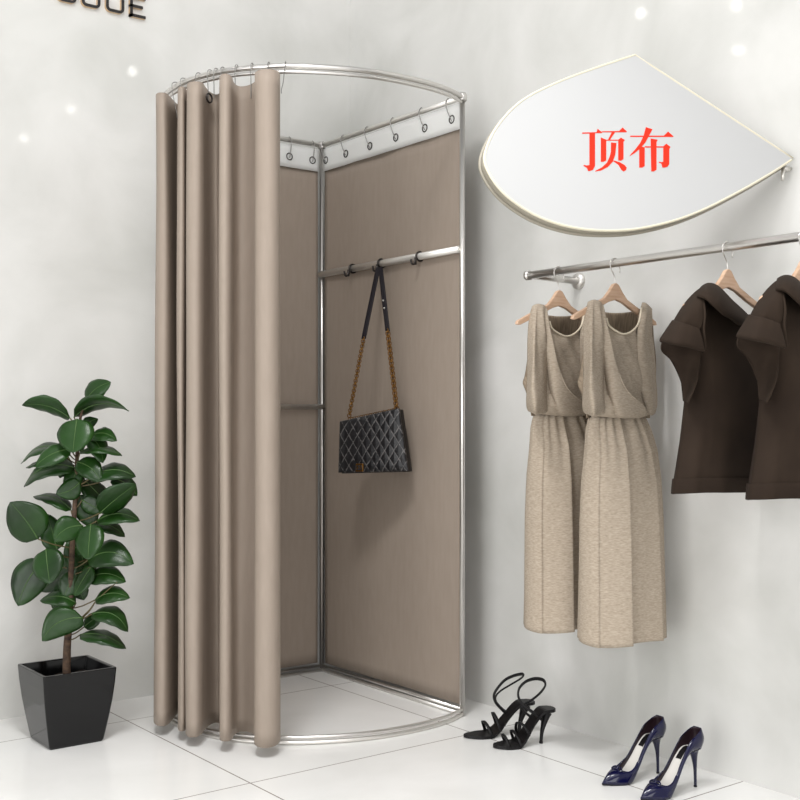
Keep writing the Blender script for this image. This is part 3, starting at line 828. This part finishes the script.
# ------------------------------------------------------------------ potted rubber plant
pc = Vector((1.293, 3.357, 0))
plant = thing('potted_rubber_plant', 'rubber plant with broad dark leaves in a square black pot by the left wall', 'potted plant', tuple(pc))
def pot():
    def ring(h, z, r=.006):
        pts = []
        for sx_, sy_, a0 in ((1, 1, 0), (-1, 1, pi/2), (-1, -1, pi), (1, -1, 1.5*pi)):
            for k in range(5):
                a = a0+pi/2*k/4; pts.append(Vector((sx_*(h-r)+r*cos(a), sy_*(h-r)+r*sin(a), z)))
        return pts
    rows = [ring(.080, 0), ring(.0835, .006), ring(.088, .03), ring(.0965, .08), ring(.1040, .13), ring(.1095, .18), ring(.1125, .222), ring(.1115, .2245),
            ring(.1035, .2245), ring(.1025, .222), ring(.096, .18)]
    V, Fc = grid(rows, True); n = 20
    Fc += [tuple(range(n))[::-1], tuple(range(len(V)-n, len(V)))]
    return V, Fc
make('pot', pot(), M['ceramic'], plant, smooth=True).data.shade_smooth() if False else make('pot', pot(), M['ceramic'], plant, smooth=False)
V, Fc = grid([[Vector((x*.0935, y*.0935, .181+.004*sin(x*9)*cos(y*7))) for x in [k/8-1 for k in range(17)]] for y in [k/8-1 for k in range(17)]])
make('soil', (V, Fc), M['soil'], plant)
PF = fwd(pc.x, pc.y)
def L3(px, py, df=0.): return P(px, py, PF+df)-pc
trunk_pts = [(66.5, 676), (67, 650), (68, 635), (70, 610), (71, 585), (71.5, 560), (73, 535), (74.5, 510), (76, 485), (77, 460), (77.5, 440), (80, 420), (84, 405)]
tp = cr([L3(x, y) for x, y in trunk_pts], 4); n = len(tp)
make('trunk', tube(tp, [.0092*(1-i/(n-1))**.9+.0032 for i in range(n)], 12), M['bark'], plant)
def trunk_at(py):
    for a, b in zip(trunk_pts, trunk_pts[1:]):
        if b[1] <= py <= a[1]:
            u = (a[1]-py)/(a[1]-b[1]); return L3(a[0]+(b[0]-a[0])*u, py)
    return L3(*trunk_pts[-1]) if py < 405 else L3(*trunk_pts[0])
UP = Vector((0, 0, 1)); FW = Vector((CY, CX, 0)); RT = Vector((CX, -CY, 0))
def leaf(b, tpx, hw, arch=0., db=0., dt=0., flip=1, fold=.10, real=.32):
    """b, tpx: base and tip (px,py); hw: seen half width in px; arch: rise in px; db, dt: depth of base and tip"""
    B, T = L3(b[0], b[1], db), L3(tpx[0], tpx[1], dt)
    s = PF/F
    ax = T-B; Ln = ax.length; axn = ax.normalized()
    scr = axn.cross(FW); scr = scr.normalized() if scr.length > .01 else UP        # screen-perpendicular
    if scr.z < 0: scr = -scr
    W = max(hw*s, Ln*real); vis = min(1, hw*s/W); rest = sqrt(max(0, 1-vis*vis))
    side = (scr*vis+FW*rest*flip).normalized()
    nrm = axn.cross(side).normalized()
    if nrm.dot(FW) > 0: nrm = -nrm
    NL, NW = 16, 8
    rows, mid = [], []
    for i in range(NL+1):
        u = i/NL
        w = W*1.12*(sin(pi*min(1, u**.84))**(.50+.18*u))*(1-.16*u) if 0 < u < 1 else .0004
        c = B+ax*u+scr*(arch*s*4*u*(1-u)); c += nrm*(.03*Ln*sin(pi*u))
        row = []
        for k in range(NW+1):
            q = 2*k/NW-1
            row.append(c+side*q*w+nrm*(abs(q)**1.3)*w*(fold-.22*abs(q)**2)+nrm*.0012*sin(u*22+abs(q)*5)*abs(q))
        rows.append(row); mid.append(c+nrm*.0008)
    lf = make('leaf', grid(rows), M['leaf'], plant, solid=.0012)
    make('midrib', tube(mid[:-1], [.0017*(1-i/NL)+.0005 for i in range(NL)], 5), M['midrib'], lf)
    # petiole
    a = trunk_at(min(640, b[1]+9)); mdl = (a+B)/2+Vector((0, 0, -.004))
    make('petiole', tube(cr([a, mdl, B], 4), .0020, 6), M['petiole'], lf)
    return lf
LV = [((74, 572), (64, 598), 11, 0, .0, -.01), ((78, 470), (66, 492), 9, 0, .0, -.02), ((82, 500), (104, 512), 9, 0, .0, .0), ((78, 585), (84, 600), 8, 0, .03, .03), ((68, 590), (52, 608), 9, 0, .0, .02), ((74, 430), (82, 452), 8, 0, .03, .03), ((86, 545), (104, 560), 9, 0, .02, .02), ((64, 520), (72, 545), 8, 0, .04, .04), ((86, 401), (111, 382), 10, 3, 0, -.02), ((70, 418), (22, 405), 9, 7, 0, -.03, -1), ((74, 417), (129, 411), 6.5, 12, 0, .0, -1),
      ((77, 419), (73, 453), 17.5, 0, -.05, -.10), ((84, 428), (98, 419), 6, 2, .02, .05), ((90, 437), (117, 441), 6.5, 5, .0, -.03),
      ((90, 436), (103, 463), 7.5, 3, .0, -.04), ((80, 452), (122, 456), 3.5, 5, -.02, -.02), ((68, 452), (21, 464), 5.5, 10, .03, .03),
      ((71, 449), (35, 467), 10, 3, -.05, -.10), ((52, 457), (26, 468), 3, 0, .02, .03), ((75, 468), (24, 487), 9, 10, -.01, -.03),
      ((77, 462), (101, 482), 10, 4, -.02, -.05), ((92, 477), (136, 477), 8, 6, -.02, -.02), ((100, 513), (136, 484), 11, 2, -.04, -.09, -1),
      ((112, 478), (137, 496), 7, 3, .02, .03), ((80, 482), (56, 494), 10, -3, -.01, -.03), ((71, 510), (33, 497), 4, 5, .0, .02),
      ((38, 539), (10, 502), 19.5, 2, -.05, -.08), ((97, 521), (140, 521), 7, 6, -.01, -.03), ((92, 524), (125, 537), 5, 4, .03, .04),
      ((83, 526), (54, 541), 12.5, 5, -.05, -.10), ((91, 524), (88, 560), 13.5, 0, -.07, -.13), ((57, 550), (47, 514), 10, 0, .0, .02),
      ((88, 560), (134, 564), 12, 9, .0, -.02), ((46, 549), (50, 584), 15.5, 0, -.08, -.13), ((43, 560), (18, 606), 17, 3, -.03, -.05),
      ((88, 579), (126, 582), 8, 6, .0, -.02), ((76, 556), (42, 592), 13, 0, .02, .03), ((92, 566), (74, 596), 9, 0, -.01, -.03),
      ((95, 600), (130, 598), 7, 5, -.02, -.03), ((76, 603), (40, 601), 7, 5, -.01, -.02), ((83, 618), (42, 641), 14, 8, -.04, -.08),
      ((92, 614), (128, 632), 6.5, 8, -.03, -.04), ((84, 627), (104, 612), 7, 0, .02, .03), ((80, 635), (126, 649), 3.5, 5, -.01, -.03),
      ((76, 535), (88, 588), 12, 0, .03, .03), ((80, 495), (94, 528), 11, 0, .02, .02), ((70, 470), (84, 490), 8, 0, .05, .06), ((95, 555), (118, 556), 7, 0, .05, .05),
      ((84, 480), (112, 510), 8, 0, .04, .05), ((70, 545), (92, 548), 8, -2, .01, -.01), ((65, 455), (60, 478), 8, 0, .04, .05)]
for l in LV: leaf(*l)
make('side_branch', tube(cr([trunk_at(630), L3(88, 612, -.01), L3(97, 600, -.02), L3(117, 582, -.035)], 5), [.004-.0028*i/15 for i in range(16)], 6), M['petiole'], plant)

# ------------------------------------------------------------------ light
w = bpy.data.worlds.new('world'); bpy.context.scene.world = w; w.use_nodes = True
bg = w.node_tree.nodes['Background']; bg.inputs[0].default_value = (1.0, 1.0, 1.0, 1); bg.inputs[1].default_value = .58
def area(name, loc, target, size, power, col=(1, 1, .995)):
    l = bpy.data.lights.new(name, 'AREA'); l.shape = 'RECTANGLE'; l.size, l.size_y = size; l.energy = power; l.color = col
    o = link(bpy.data.objects.new(name, l)); o.location = loc
    o.rotation_euler = (Vector(target)-Vector(loc)).to_track_quat('-Z', 'Y').to_euler()
    return o
def spot(loc, target, power, cone, soft, blend=.7):
    l = bpy.data.lights.new('floor_fill_spot', 'SPOT'); l.energy = power; l.spot_size = math.radians(cone); l.spot_blend = blend; l.shadow_soft_size = soft  # added spot without a fixture, brightens floor and lower walls
    o = link(bpy.data.objects.new('floor_fill_spot', l)); o.location = loc
    o.rotation_euler = (Vector(target)-Vector(loc)).to_track_quat('-Z', 'Y').to_euler()
spot((.7, 1.9, 3.5), (1.35, 2.45, 0), 100, 74, .22)
spot((1.0, .9, 3.5), (1.8, 1.5, 0), 90, 74, .3)
area('side_fill', (-2.9, .7, 1.2), (2.6, 2.2, .5), (2.6, 2.2), 80)  # added fill from the left to lift the right wall, not a window
area('overhead_fill', (.3, .1, 3.6), (1.2, 1.4, 0), (2.6, 2.6), 28)  # added overhead fill, mainly for the floor; no fixture behind it
area('key_area', (.75, 1.75, 3.35), (1.5, 2.6, .6), (.45, .45), 19)  # added steep key to shade the curtain folds from above
area('front_fill', (-.6, -2.6, 1.1), (2.4, 2.4, .1), (2.8, 1.8), 46)  # added low front fill aimed at the right wall, no real opening
for x, y, p in ((2.38, 2.11, 4), (2.40, 1.25, 4), (2.42, .42, 4), (1.41, 3.23, 4), (.67, 3.28, 4), (1.16, 2.93, 3)):
    l = bpy.data.lights.new('downlight', 'POINT'); l.energy = p*.13; l.shadow_soft_size = .02; l.color = (1, .97, .93)
    o = link(bpy.data.objects.new('downlight', l)); o.location = (x, y, 2.7)

# ------------------------------------------------------------------ camera
cam = bpy.data.cameras.new('camera'); co = link(bpy.data.objects.new('camera', cam))
co.location = (0, 0, H); co.rotation_euler = (pi/2, 0, -math.atan2(CY, CX))
cam.sensor_width = 36; cam.lens = F/800*36; cam.shift_y = 18/800
sc = bpy.context.scene; sc.camera = co
sc.view_settings.view_transform = 'Standard'; sc.view_settings.look = 'None'; sc.view_settings.gamma = 1
sc.view_settings.exposure = 0.09
